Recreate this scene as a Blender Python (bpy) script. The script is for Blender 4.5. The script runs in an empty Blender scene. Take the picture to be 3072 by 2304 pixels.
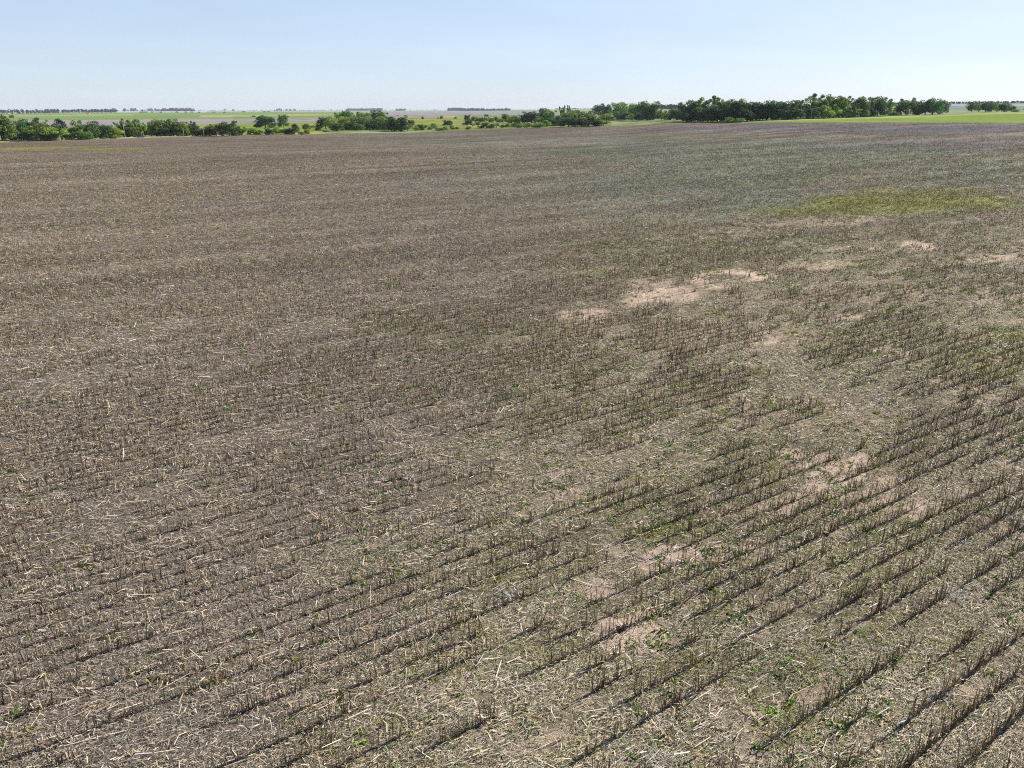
import bpy, math, random
import numpy as np
from mathutils import Vector

# ---------------------------------------------------------------- camera, sky, sun, exposure
sc = bpy.context.scene
COL = sc.collection
W0, H0, FPX = 3072.0, 2304.0, 2170.0          # photograph size and focal length in its pixels
CAMH = 14.0
PITCH = math.radians(20.79)
cT, sT = math.cos(PITCH), math.sin(PITCH)
cam_d = bpy.data.cameras.new("camera")
cam = bpy.data.objects.new("camera", cam_d); COL.objects.link(cam)
cam.location = (0, 0, CAMH)
cam.rotation_euler = (math.pi / 2 - PITCH, 0, 0)
cam_d.sensor_width = 36.0
cam_d.lens = 36.0 * FPX / W0
cam_d.clip_start = 0.5; cam_d.clip_end = 60000
sc.camera = cam

SUN_AZ = math.radians(58.8)      # clockwise from +Y (camera forward), to the right
SUN_EL = math.radians(31)
world = bpy.data.worlds.new("World"); sc.world = world
world.use_nodes = True
nt = world.node_tree; nt.nodes.clear()
sky = nt.nodes.new("ShaderNodeTexSky"); sky.sky_type = 'NISHITA'; sky.sun_disc = False
sky.sun_elevation = SUN_EL; sky.sun_rotation = SUN_AZ
sky.altitude = 300; sky.air_density = 0.8; sky.dust_density = 0.5; sky.ozone_density = 5.0
bg = nt.nodes.new("ShaderNodeBackground"); bg.inputs[1].default_value = 1.0
wo = nt.nodes.new("ShaderNodeOutputWorld")
k1 = nt.nodes.new("ShaderNodeVectorMath"); k1.operation = 'SCALE'; k1.inputs["Scale"].default_value = 0.05
gm = nt.nodes.new("ShaderNodeGamma"); gm.inputs[1].default_value = 0.37      # summer milkiness evens out the low sky
k2 = nt.nodes.new("ShaderNodeVectorMath"); k2.operation = 'MULTIPLY'; k2.inputs[1].default_value = (0.655, 0.685, 0.745)
k3 = nt.nodes.new("ShaderNodeVectorMath"); k3.operation = 'SCALE'; k3.inputs["Scale"].default_value = 1.2    # deeper blue overhead
tcw = nt.nodes.new("ShaderNodeTexCoord"); sx = nt.nodes.new("ShaderNodeSeparateXYZ")
mrw = nt.nodes.new("ShaderNodeMapRange"); mrw.interpolation_type = 'SMOOTHSTEP'; mrw.inputs[1].default_value = 0.14; mrw.inputs[2].default_value = 0.5
mw = nt.nodes.new("ShaderNodeMix"); mw.data_type = 'RGBA'
L_ = nt.links.new
L_(sky.outputs[0], k1.inputs[0]); L_(k1.outputs[0], gm.inputs[0]); L_(gm.outputs[0], k2.inputs[0]); L_(k1.outputs[0], k3.inputs[0])
L_(tcw.outputs["Generated"], sx.inputs[0]); L_(sx.outputs[2], mrw.inputs[0]); L_(mrw.outputs[0], mw.inputs[0])
sc_n = nt.nodes.new("ShaderNodeMapping"); sc_n.inputs["Scale"].default_value = (1.2, 1.2, 9.0); sc_n.inputs["Rotation"].default_value = (0.0, 0.25, 0.0)
cir = nt.nodes.new("ShaderNodeTexNoise"); cir.inputs["Scale"].default_value = 2.2; cir.inputs["Detail"].default_value = 5; cir.inputs["Distortion"].default_value = 0.6
cmr = nt.nodes.new("ShaderNodeMapRange"); cmr.inputs[1].default_value = 0.35; cmr.inputs[2].default_value = 0.75; cmr.inputs[3].default_value = 0.985; cmr.inputs[4].default_value = 1.06
cvs = nt.nodes.new("ShaderNodeVectorMath"); cvs.operation = 'SCALE'     # very thin high cloud
L_(tcw.outputs["Generated"], sc_n.inputs[0]); L_(sc_n.outputs[0], cir.inputs["Vector"]); L_(cir.outputs[0], cmr.inputs[0]); L_(k2.outputs[0], cvs.inputs[0]); L_(cmr.outputs[0], cvs.inputs["Scale"])
L_(cvs.outputs[0], mw.inputs[6]); L_(k3.outputs[0], mw.inputs[7]); L_(mw.outputs[2], bg.inputs[0])
nt.links.new(bg.outputs[0], wo.inputs[0])

sun_d = bpy.data.lights.new("sun", 'SUN'); sun_d.energy = 5.0; sun_d.angle = math.radians(0.55)
sun_d.color = (1.0, 0.95, 0.89)
sun = bpy.data.objects.new("sun", sun_d); COL.objects.link(sun)
sdir = Vector((math.sin(SUN_AZ) * math.cos(SUN_EL), math.cos(SUN_AZ) * math.cos(SUN_EL), math.sin(SUN_EL)))
sun.rotation_euler = (-sdir).to_track_quat('-Z', 'Y').to_euler()
sun.location = (40, 30, 60)

sc.view_settings.view_transform = 'Standard'; sc.view_settings.look = 'None'
sc.view_settings.exposure = 0.95; sc.view_settings.gamma = 1.0
try: sc.view_settings.use_curve_mapping = False
except Exception: pass
sc.render.engine = 'CYCLES'
cy = sc.cycles
cy.max_bounces = 4; cy.diffuse_bounces = 2; cy.glossy_bounces = 1; cy.transmission_bounces = 2
cy.volume_bounces = 0; cy.transparent_max_bounces = 4
cy.use_denoising = False
cy.use_adaptive_sampling = False
cy.sample_clamp_indirect = 3.0
cy.use_persistent_data = False
sc.render.film_transparent = False
try: cy.pixel_filter_type = 'BLACKMAN_HARRIS'; cy.filter_width = 1.1
except Exception: pass

# ---------------------------------------------------------------- helpers
rng = np.random.default_rng(7)
random.seed(11)

def _hash(ix, iy, seed):
    h = (ix.astype(np.int64) * 374761393 + iy.astype(np.int64) * 668265263 + seed * 974711) & 0xffffffff
    h = ((h ^ (h >> 13)) * 1274126177) & 0xffffffff
    h = (h ^ (h >> 16)) & 0xffffffff
    return h.astype(np.float64) / 4294967295.0

def vnoise(x, y, seed=0):
    x = np.asarray(x, float); y = np.asarray(y, float)
    ix = np.floor(x); iy = np.floor(y); fx = x - ix; fy = y - iy
    fx = fx * fx * (3 - 2 * fx); fy = fy * fy * (3 - 2 * fy)
    a = _hash(ix, iy, seed); b = _hash(ix + 1, iy, seed)
    c = _hash(ix, iy + 1, seed); d = _hash(ix + 1, iy + 1, seed)
    return (a * (1 - fx) + b * fx) * (1 - fy) + (c * (1 - fx) + d * fx) * fy

def fbm(x, y, seed=0, oct=4):
    s = 0; a = 0.5; t = 0
    for o in range(oct):
        s = s + a * vnoise(x * 2 ** o + o * 17.3, y * 2 ** o - o * 9.1, seed + o); t += a; a *= 0.5
    return s / t

def sstep(a, b, x):
    t = np.clip((x - a) / (b - a), 0, 1); return t * t * (3 - 2 * t)

# terrain height: flat on the left, a long gentle rise on the right, low hills far off
TPX = np.array([1250, 1560, 1820, 2100, 2400, 2700, 3072, 3500], float)
TY = np.array([0, 90, 250, 430, 560, 720, 1200, 3000, 5200, 9800], float)
TH = np.array([
    [0, 0, 0, 0, 0, 0, 0, 0, 0, 0],
    [0, 0, .3, .8, 1.2, 1.2, 1.5, 4, 8, 12],
    [0, 0, .8, 2.0, 2.9, 3.3, 4, 10, 17, 22],
    [0, 0, 1.8, 4.8, 6.6, 7.4, 10, 22, 22, 22],
    [0, 0, 2.5, 7.3, 9.0, 10.4, 13, 30, 26, 26],
    [0, 0, 2.6, 7.2, 9.6, 11.8, 15.5, 34, 30, 28],
    [0, 0, 2.5, 6.8, 9.2, 12.0, 17.0, 41, 36, 30],
    [0, 0, 2.5, 6.4, 9.0, 12.0, 17.5, 43, 38, 30]], float)
TT = (TPX - 1536) / FPX * cT

def height(X, Y):
    X = np.asarray(X, float); Y = np.asarray(Y, float)
    Yc = np.maximum(Y, 1.0)
    t = np.where(Y > 1.0, X / Yc, 0)
    t = np.clip(t, TT[0], TT[-1])
    i = np.clip(np.searchsorted(TT, t, side='right') - 1, 0, len(TT) - 2)
    f = (t - TT[i]) / (TT[i + 1] - TT[i]); f = f * f * (3 - 2 * f)
    y = np.clip(Yc, 0, TY[-1])
    j = np.clip(np.searchsorted(TY, y, side='right') - 1, 0, len(TY) - 2)
    g = (y - TY[j]) / (TY[j + 1] - TY[j])
    g = np.clip(g, 0, 1)
    g2 = g * g * (3 - 2 * g); g = 0.5 * g + 0.5 * g2
    a = TH[i, j] * (1 - g) + TH[i, j + 1] * g
    b = TH[i + 1, j] * (1 - g) + TH[i + 1, j + 1] * g
    h = a * (1 - f) + b * f
    far = sstep(1200, 4000, np.hypot(X, Y))
    h = h + far * (fbm(X / 900, Y / 900, 5, 3) - 0.5) * 5
    return h * (Y > 1.0)

def to_px(X, Y, Z):
    dz = Z - CAMH
    depth = Y * cT - dz * sT
    v = -(dz * cT + Y * sT) / np.maximum(depth, 1e-3)
    u = X / np.maximum(depth, 1e-3)
    return 1536 + u * FPX, 1152 + v * FPX, depth

def ground_at(px, py):
    """world point where the photograph's pixel meets the ground"""
    u = (px - 1536) / FPX; v = (py - 1152) / FPX
    d = np.array([u, cT - v * sT, -(v * cT + sT)])
    lo = 5.0; s = lo; prev = lo
    while s < 12000:
        p = np.array([0, 0, CAMH]) + d * s
        if p[2] < height(p[0], p[1]): break
        prev = s; s *= 1.01
    a, b = prev, s
    for _ in range(25):
        m = (a + b) / 2; p = np.array([0, 0, CAMH]) + d * m
        if p[2] < height(p[0], p[1]): b = m
        else: a = m
    p = np.array([0, 0, CAMH]) + d * a
    return float(p[0]), float(p[1]), float(height(p[0], p[1])), float(a)

def lin(c):
    c = np.asarray(c, float) / 255.0
    return np.where(c <= 0.04045, c / 12.92, ((c + 0.055) / 1.055) ** 2.4)

def mesh_obj(name, verts, faces, mats, cols=None, parent=None, fmat=None, smooth=False):
    """verts (n,3), faces (m,k) all of one size"""
    verts = np.ascontiguousarray(verts, dtype=np.float32); faces = np.ascontiguousarray(faces, dtype=np.int32)
    me = bpy.data.meshes.new(name)
    n = len(verts); m, k = faces.shape
    me.vertices.add(n); me.vertices.foreach_set("co", verts.ravel())
    me.loops.add(m * k); me.loops.foreach_set("vertex_index", faces.ravel())
    me.polygons.add(m)
    me.polygons.foreach_set("loop_start", np.arange(0, m * k, k, dtype=np.int32))
    me.polygons.foreach_set("loop_total", np.full(m, k, dtype=np.int32))
    if not isinstance(mats, (list, tuple)): mats = [mats]
    for q in mats: me.materials.append(q)
    if fmat is not None: me.polygons.foreach_set("material_index", np.asarray(fmat, np.int32))
    me.polygons.foreach_set("use_smooth", np.full(m, smooth, dtype=bool))
    me.update(calc_edges=True)
    if cols is not None:
        at = me.color_attributes.new("Col", 'FLOAT_COLOR', 'POINT')
        c4 = np.ones((n, 4), np.float32); c4[:, :3] = cols
        at.data.foreach_set("color", c4.ravel())
    o = bpy.data.objects.new(name, me); COL.objects.link(o)
    if parent is not None: o.parent = parent
    return o

def tag(o, label=None, cat=None, group=None, kind=None):
    if label: o["label"] = label
    if cat: o["category"] = cat
    if group: o["group"] = group
    if kind: o["kind"] = kind
    return o

def empty(name, loc, rz=0):
    o = bpy.data.objects.new(name, None); COL.objects.link(o)
    o.location = loc; o.rotation_euler = (0, 0, rz); o.empty_display_size = 0.5
    return o

class MB:
    """collects simple solids; builds one mesh"""
    def __init__(s): s.v = []; s.f = []
    def add(s, vs, fs):
        n = len(s.v); s.v += [tuple(a) for a in vs]; s.f += [tuple(i + n for i in f) for f in fs]
    def box(s, x0, x1, y0, y1, z0, z1):
        s.add([(x0,y0,z0),(x1,y0,z0),(x1,y1,z0),(x0,y1,z0),(x0,y0,z1),(x1,y0,z1),(x1,y1,z1),(x0,y1,z1)],
              [(0,3,2,1),(4,5,6,7),(0,1,5,4),(1,2,6,5),(2,3,7,6),(3,0,4,7)])
    def tube(s, pts, rad, n=8):
        pts = [Vector(p) for p in pts]; rings = []
        for i, p in enumerate(pts):
            d = (pts[min(i + 1, len(pts) - 1)] - pts[max(i - 1, 0)]).normalized()
            a = d.orthogonal().normalized(); b = d.cross(a)
            r = rad[i] if isinstance(rad, (list, tuple)) else rad
            rings.append([p + (a * math.cos(2 * math.pi * q / n) + b * math.sin(2 * math.pi * q / n)) * r for q in range(n)])
        vs = [v for ring in rings for v in ring]; fs = []
        for i in range(len(pts) - 1):
            for q in range(n):
                fs.append((i * n + q, i * n + (q + 1) % n, (i + 1) * n + (q + 1) % n, (i + 1) * n + q))
        fs.append(tuple(range(n))[::-1]); fs.append(tuple((len(pts) - 1) * n + q for q in range(n)))
        s.add(vs, fs)
    def loft(s, secs, cap=True):
        n = len(secs[0]); vs = [v for q in secs for v in q]; fs = []
        for i in range(len(secs) - 1):
            for q in range(n):
                fs.append((i * n + q, i * n + (q + 1) % n, (i + 1) * n + (q + 1) % n, (i + 1) * n + q))
        if cap:
            fs.append(tuple(range(n))[::-1]); fs.append(tuple((len(secs) - 1) * n + q for q in range(n)))
        s.add(vs, fs)
    def build(s, name, mat, parent=None, smooth=False):
        me = bpy.data.meshes.new(name); me.from_pydata(s.v, [], s.f); me.materials.append(mat)
        me.polygons.foreach_set("use_smooth", [smooth] * len(me.polygons)); me.update()
        o = bpy.data.objects.new(name, me); COL.objects.link(o)
        if parent is not None: o.parent = parent
        return o

# ---------------------------------------------------------------- materials
def new_mat(name):
    m = bpy.data.materials.new(name); m.use_nodes = True
    t = m.node_tree; t.nodes.clear()
    out = t.nodes.new("ShaderNodeOutputMaterial")
    return m, t, out

def N(t, typ, **kw):
    n = t.nodes.new(typ)
    for k, v in kw.items(): setattr(n, k, v)
    return n

def simple_mat(name, rgb, rough=0.7, metal=0.0, spec=0.3, nscale=4.0, namp=0.25):
    m, t, out = new_mat(name)
    b = N(t, "ShaderNodeBsdfPrincipled"); b.inputs["Roughness"].default_value = rough
    b.inputs["Metallic"].default_value = metal; b.inputs["Specular IOR Level"].default_value = spec
    tc = N(t, "ShaderNodeTexCoord"); no = N(t, "ShaderNodeTexNoise"); no.inputs["Scale"].default_value = nscale
    no.inputs["Detail"].default_value = 4
    mr = N(t, "ShaderNodeMapRange"); mr.inputs[3].default_value = 1 - namp; mr.inputs[4].default_value = 1 + namp
    mx = N(t, "ShaderNodeVectorMath", operation='SCALE'); mx.inputs[0].default_value = rgb
    t.links.new(tc.outputs["Object"], no.inputs["Vector"]); t.links.new(no.outputs[0], mr.inputs[0])
    t.links.new(mr.outputs[0], mx.inputs["Scale"]); t.links.new(mx.outputs[0], b.inputs["Base Color"])
    t.links.new(b.outputs[0], out.inputs[0])
    return m

def ground_mat(name, fine=(30.0, 0.65), mid=(4.0, 0.35), big=(0.12, 0.12), bump=1.0, bdist=0.05):
    """vertex colour (soil, residue or crop colour, with stalk shade and sky tone painted into the far stubble) broken up by noise at three sizes"""
    m, t, out = new_mat(name)
    b = N(t, "ShaderNodeBsdfPrincipled"); b.inputs["Roughness"].default_value = 0.95
    b.inputs["Specular IOR Level"].default_value = 0.0
    at = N(t, "ShaderNodeVertexColor"); at.layer_name = "Col"
    tc = N(t, "ShaderNodeTexCoord")
    last = None; hs = []
    for sc_, amp in (fine, mid, big):
        no = N(t, "ShaderNodeTexNoise"); no.inputs["Scale"].default_value = sc_; no.inputs["Detail"].default_value = 5
        no.inputs["Roughness"].default_value = 0.65
        t.links.new(tc.outputs["Object"], no.inputs["Vector"]); hs.append(no)
        mr = N(t, "ShaderNodeMapRange"); mr.inputs[1].default_value = 0.28; mr.inputs[2].default_value = 0.72
        mr.inputs[3].default_value = 1 - amp; mr.inputs[4].default_value = 1 + amp
        t.links.new(no.outputs[0], mr.inputs[0])
        if last is None: last = mr.outputs[0]
        else:
            mu = N(t, "ShaderNodeMath", operation='MULTIPLY'); t.links.new(last, mu.inputs[0]); t.links.new(mr.outputs[0], mu.inputs[1]); last = mu.outputs[0]
    vs = N(t, "ShaderNodeVectorMath", operation='SCALE')
    t.links.new(at.outputs[0], vs.inputs[0]); t.links.new(last, vs.inputs["Scale"])
    t.links.new(vs.outputs[0], b.inputs["Base Color"])
    if bump > 0:
        ad = N(t, "ShaderNodeMath", operation='ADD'); t.links.new(hs[0].outputs[0], ad.inputs[0]); t.links.new(hs[1].outputs[0], ad.inputs[1])
        bp = N(t, "ShaderNodeBump"); bp.inputs["Strength"].default_value = bump; bp.inputs["Distance"].default_value = bdist
        t.links.new(ad.outputs[0], bp.inputs["Height"]); t.links.new(bp.outputs[0], b.inputs["Normal"])
    t.links.new(b.outputs[0], out.inputs[0])
    return m

def col_mat(name, rough=0.8, translucent=0.0, objrand=0.0, spec=0.2):
    m, t, out = new_mat(name)
    at = N(t, "ShaderNodeVertexColor"); at.layer_name = "Col"
    col = at.outputs[0]
    if objrand > 0:
        oi = N(t, "ShaderNodeObjectInfo")
        hs = N(t, "ShaderNodeHueSaturation")
        m1 = N(t, "ShaderNodeMapRange"); m1.inputs[3].default_value = 0.5 - 0.03 * objrand; m1.inputs[4].default_value = 0.5 + 0.015 * objrand
        mm = N(t, "ShaderNodeMath", operation='MULTIPLY'); mm.inputs[1].default_value = 7.31
        fr = N(t, "ShaderNodeMath", operation='FRACT')
        m2 = N(t, "ShaderNodeMapRange"); m2.inputs[3].default_value = 1 - 0.28 * objrand; m2.inputs[4].default_value = 1 + 0.3 * objrand
        t.links.new(oi.outputs["Random"], m1.inputs[0]); t.links.new(oi.outputs["Random"], mm.inputs[0])
        t.links.new(mm.outputs[0], fr.inputs[0]); t.links.new(fr.outputs[0], m2.inputs[0])
        t.links.new(m1.outputs[0], hs.inputs["Hue"]); t.links.new(m2.outputs[0], hs.inputs["Value"])
        # each tree's own leaf colour (object colour) times the leaf's
        mxx = N(t, "ShaderNodeVectorMath", operation='MULTIPLY')
        t.links.new(col, mxx.inputs[0]); t.links.new(oi.outputs["Color"], mxx.inputs[1])
        t.links.new(mxx.outputs[0], hs.inputs["Color"]); col = hs.outputs[0]
    b = N(t, "ShaderNodeBsdfPrincipled"); b.inputs["Roughness"].default_value = rough
    b.inputs["Specular IOR Level"].default_value = spec
    t.links.new(col, b.inputs["Base Color"])
    if translucent > 0:
        tr = N(t, "ShaderNodeBsdfTranslucent"); t.links.new(col, tr.inputs[0])
        mi = N(t, "ShaderNodeMixShader"); mi.inputs[0].default_value = translucent
        t.links.new(b.outputs[0], mi.inputs[1]); t.links.new(tr.outputs[0], mi.inputs[2]); t.links.new(mi.outputs[0], out.inputs[0])
    else:
        t.links.new(b.outputs[0], out.inputs[0])
    return m

M_field = ground_mat("stubble_soil")
M_land = ground_mat("far_fields", fine=(0.25, 0.22), mid=(0.03, 0.12), big=(0.006, 0.10), bump=0)
M_straw = col_mat("straw", 0.75, 0.12)
M_weed = col_mat("weed_leaf", 0.7, 0.3)
M_leaf = col_mat("tree_leaf", 0.65, 0.32, 1.0)
M_bark = simple_mat("bark", (0.09, 0.075, 0.06), 0.9, nscale=3)
M_farleaf = col_mat("far_leaf", 0.8, 0.1)

# ---------------------------------------------------------------- ground colours
ROW_AZ = math.radians(57.7)                     # direction of the crop rows, clockwise from forward
sR, cR = math.sin(ROW_AZ), math.cos(ROW_AZ)
ROW = 0.70
def rc(X, Y):                                   # along the row, across the rows
    a = X * sR + Y * cR; b = X * cR - Y * sR
    b = b + 0.25 * (vnoise(a / 23.0, b / 60.0, 91) - 0.5) * 2
    return a, b

EDGE = np.array([(-900, 452), (0, 427), (440, 413), (720, 406), (900, 403), (1000, 400.5), (1240, 397.5), (1340, 392),
                 (1570, 384), (1700, 381), (1820, 378), (2060, 368.5), (2300, 366.5), (2700, 366.5), (3072, 367.5), (3900, 370)], float)

# patches in the stubble: centre and half size as seen in the photograph, laid on the real ground
SAND = [(2250, 1000, 380, 60, .42), (2400, 1250, 420, 70, .36), (2600, 880, 380, 40, .45), (1750, 1000, 260, 40, .3),
        (2150, 845, 150, 30, 1.0), (2000, 895, 140, 34, 1.0), (1780, 948, 110, 22, .9), (1930, 850, 90, 16, .6), (2680, 737, 130, 19, 1.1), (2560, 750, 90, 10, .7),
        (2980, 775, 150, 20, .9), (3060, 752, 90, 14, 1.0), (2520, 1420, 200, 60, 1.0), (2640, 1500, 150, 50, .85), (2430, 1500, 130, 40, .7), (2080, 1690, 190, 60, .85),
        (1890, 1870, 140, 75, 1.0), (1800, 1760, 110, 40, .7), (2010, 1780, 100, 40, .7), (1250, 1590, 120, 22, .6), (2550, 950, 120, 13, .8), (2290, 1025, 60, 14, .8),
        (1130, 1640, 70, 14, .4), (2380, 800, 260, 18, .45), (2450, 672, 320, 16, .4), (2650, 2140, 70, 36, .6), (1500, 2230, 90, 44, .5), (2720, 1560, 80, 28, .7), (2120, 2080, 120, 40, .4),
        (1700, 1480, 200, 60, .35), (2000, 1350, 260, 60, .35)]
GREEN = [(2040, 1585, 130, 45, 1.0), (2000, 1590, 200, 60, .7), (2350, 640, 330, 24, .25), (2250, 760, 700, 60, .45), (2650, 1020, 500, 90, .5), (2900, 1000, 260, 90, .5), (1850, 800, 420, 55, .4),
         (1500, 1000, 450, 90, .4), (2000, 1230, 700, 140, .4), (2000, 1590, 160, 60, .8), (1900, 1960, 300, 160, .5), (2500, 2100, 600, 220, .45),
         (2150, 1420, 500, 130, .4), (2700, 1600, 420, 200, .3), (2450, 780, 500, 50, .4), (2250, 755, 300, 30, .5), (1300, 1700, 500, 90, .2),
         (2650, 820, 420, 60, .4), (1650, 1150, 500, 120, .3), (1100, 1150, 300, 90, .15), (2280, 1800, 300, 120, .4)]
OLIVE = [(2560, 618, 270, 42, 1.), (2800, 594, 250, 34, 1.), (2950, 612, 150, 26, .85), (2420, 636, 160, 24, .6), (2700, 606, 330, 46, .9),
         (2960, 1090, 200, 55, .3), (2300, 560, 120, 14, .2), (3000, 1010, 160, 35, .3), (100, 445, 170, 5, .7), (330, 447, 120, 5, .6), (180, 441, 120, 4, .4)]
COOL = [(1500, 540, 260, 40, .5), (2100, 560, 700, 90, .9), (2300, 460, 900, 60, .9), (2050, 640, 420, 60, .6), (3000, 520, 500, 60, .6), (1600, 420, 700, 22, .5)]
PURP = [(2700, 385, 1100, 26, .9), (2950, 430, 700, 40, .6), (760, 615, 220, 22, .6), (1270, 550, 150, 30, .6), (2060, 385, 400, 12, .4)]
PINK = [(2200, 452, 260, 16, .6), (2480, 470, 130, 7, .7), (2760, 540, 90, 14, .35)]

def blobs(lst, px, py, nx, ny, core=0.35):
    s = np.zeros_like(px)
    for cx, cy_, rx, ry, w in lst:
        dx = (px - cx) / rx + nx; dy = (py - cy_) / ry + ny
        s = np.maximum(s, w * (1 - sstep(core, 1.15, np.sqrt(dx * dx + dy * dy))))
    return s

def masks(X, Y):
    Z = height(X, Y)
    px, py, dep = to_px(X, Y, Z)
    bad = (Y < 4)
    px = np.where(bad, -9999, px); py = np.where(bad, -9999, py)
    a, b = rc(X, Y)
    L = np.clip(np.hypot(X, Y) / 30, 0.6, 12)
    wf = sstep(30, 75, np.hypot(X, Y))
    nx = ((fbm(X / 2.6, Y / 2.6, 21, 4) * (1 - wf) + fbm(X / 9., Y / 13., 22, 4) * wf) - .5) * 2.4; ny = ((fbm(a / 4., b / 1.6, 31, 4) * (1 - wf) + fbm(a / 14., b / 6., 32, 4) * wf) - .5) * 2.4
    sand = blobs(SAND, px, py, nx * .8, ny * .7, .6); grn = blobs(GREEN, px, py, nx, ny); olv = blobs(OLIVE, px, py, nx * .35, ny * .5)
    cool = blobs(COOL, px, py, nx * .5, ny * .5); pur = blobs(PURP, px, py, nx * .5, ny * .5); pnk = blobs(PINK, px, py, nx * .5, ny * .5)
    # small bare spots between the rows on the right
    right = sstep(0.0, 1.0, (px - 900 - 0.55 * (1600 - py)) / 900)
    right = np.where(bad, 0.3, right)
    sp = fbm(a / 1.6, b / 0.7, 44, 3)
    brk = sstep(.36, .54, fbm(a / 1.5, b / .4, 47, 3) * (1 - wf) + fbm(a / 5., b / 2.2, 48, 4) * wf)
    sand = np.maximum(sand * (.15 + .95 * brk), sstep(0.64, 0.76, sp) * 0.5 * (0.2 + right) * (1 - sstep(90, 220, np.hypot(X, Y))))
    return dict(px=px, py=py, sand=sand, green=grn, olive=olv, cool=cool, purple=pur, pink=pnk, right=right, a=a, b=b)

def mix(c, d, k):
    k = np.clip(k, 0, 1)[..., None]; return c * (1 - k) + d * k

def field_color(X, Y):
    m = masks(X, Y); a, b = m['a'], m['b']
    R = np.hypot(X, Y)
    base = np.broadcast_to(lin((114, 104, 92)), X.shape + (3,)).copy()
    base = mix(base, lin((132, 122, 100)), m['right'] * .8)
    base = mix(base, lin((112, 117, 105)), m['cool'])
    base = mix(base, lin((112, 108, 112)), m['purple'] * .9)  # purple-grey, partly sky reflection and shadowing put into the colour
    base = mix(base, lin((136, 114, 104)), m['pink'] * .5)
    base = mix(base, lin((118, 120, 70)), m['green'] * .45)
    base = mix(base, lin((138, 134, 50)), m['olive'] * .9)
    base = mix(base, lin((186, 165, 147)), m['sand'] * .95)
    # combine passes and drill marks: bands of thicker and thinner residue along the rows
    k = 1 + 0.42 * (fbm(a / 90, b / 5.5, 61, 3) - .5) * 2 * sstep(20, 90, R) + 0.22 * (fbm(a / 25, b / 1.9, 63, 2) - .5) * 2 * sstep(35, 80, R)
    k = k * (1 + 0.35 * (fbm(X / 40, Y / 40, 66, 3) - .5))
    return base * (k * (1 - .10 * sstep(150, 420, R)))[..., None] * 0.92  # far ground darkened in colour for the stalk shading missing there

# far land, painted by field parcel (polygons as the photograph shows them, laid on the ground)
PARCELS = [
    ([(-900, 440), (-900, 320), (3900, 290), (3900, 440)], (140, 150, 92)),
    ([(-900, 378), (-900, 300), (4000, 290), (4000, 345), (1560, 345)], (150, 160, 125)),
    ([(-900, 384), (0, 378), (400, 378), (640, 371), (1010, 365), (1010, 353), (600, 357), (400, 359), (60, 362), (-900, 366)], (160, 150, 148)),
    ([(-900, 366), (60, 362), (400, 359), (600, 357), (1010, 352), (1060, 350), (1060, 336), (600, 337), (400, 337), (0, 343), (-900, 352)], (128, 150, 88)),
    ([(-900, 356), (-50, 351), (400, 346), (400, 342), (0, 345), (-900, 350)], (150, 165, 105)),
    ([(600, 352), (1060, 346), (1060, 343), (600, 345)], (165, 172, 120)),
    ([(850, 344.5), (960, 344.5), (960, 343), (850, 343)], (200, 150, 120)),
    ([(340, 337), (620, 337), (620, 334), (340, 334)], (205, 200, 205)),
    ([(620, 336.5), (1060, 336.5), (1060, 331), (620, 331)], (150, 170, 140)),
    ([(-900, 336.5), (340, 336.5), (340, 331), (-900, 331)], (165, 160, 160)),
    ([(1150, 353), (1260, 353), (1360, 347), (1300, 342), (1290, 337), (1150, 337)], (158, 150, 150)),
    ([(1290, 343), (1560, 346), (1900, 340), (1900, 331), (1290, 334)], (152, 152, 150)),
    ([(1700, 337), (1900, 337), (1900, 327), (1560, 327)], (160, 165, 125)),
    ([(1150, 390), (1560, 384), (1560, 352), (1340, 350), (1200, 353), (1150, 358)], (150, 152, 100)),
    ([(1330, 352), (1370, 352), (1370, 347), (1325, 348)], (190, 160, 120)),
    ([(1230, 376), (1390, 374), (1400, 366), (1250, 362)], (158, 160, 84)),
    ([(1420, 382), (1470, 382), (1465, 376), (1400, 376)], (185, 170, 110)),
    ([(990, 404), (1060, 396), (1150, 391), (1210, 395), (1320, 389), (1330, 396), (1150, 402)], (158, 170, 125)),
    ([(720, 408), (960, 404), (960, 384), (1000, 384), (1000, 370), (720, 380)], (150, 158, 80)),
    ([(1830, 380), (2060, 371), (2060, 356), (1830, 360)], (152, 158, 122)),
    ([(1840, 378.5), (2060, 371), (2060, 368), (1840, 374)], (170, 170, 90)),
    ([(2040, 372), (2060, 364), (2300, 357), (2700, 347), (2850, 343), (3000, 334), (3900, 330), (3900, 375), (2300, 372)], (136, 154, 76)),
    ([(2200, 362), (2300, 358), (2700, 348), (2860, 344), (3000, 336), (3900, 332), (3900, 338), (3000, 342), (2700, 353), (2200, 366)], (160, 175, 118)),
    ([(2820, 335), (3900, 333), (3900, 329), (2820, 331)], (148, 168, 112)),
    ([(2830, 330), (3900, 328), (3900, 318), (2830, 319)], (148, 146, 152)),
    ([(2830, 318), (3900, 317), (3900, 311), (2830, 312)], (158, 180, 160)),
    ([(2660, 322), (2700, 322), (2700, 318), (2660, 318)], (150, 175, 130)),
]
def inside(px, py, poly):
    r = np.zeros(px.shape, bool); n = len(poly)
    for i in range(n):
        x1, y1 = poly[i]; x2, y2 = poly[(i + 1) % n]
        if y1 == y2: continue
        c = ((y1 > py) != (y2 > py)) & (px < (x2 - x1) * (py - y1) / (y2 - y1) + x1)
        r ^= c
    return r
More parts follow.
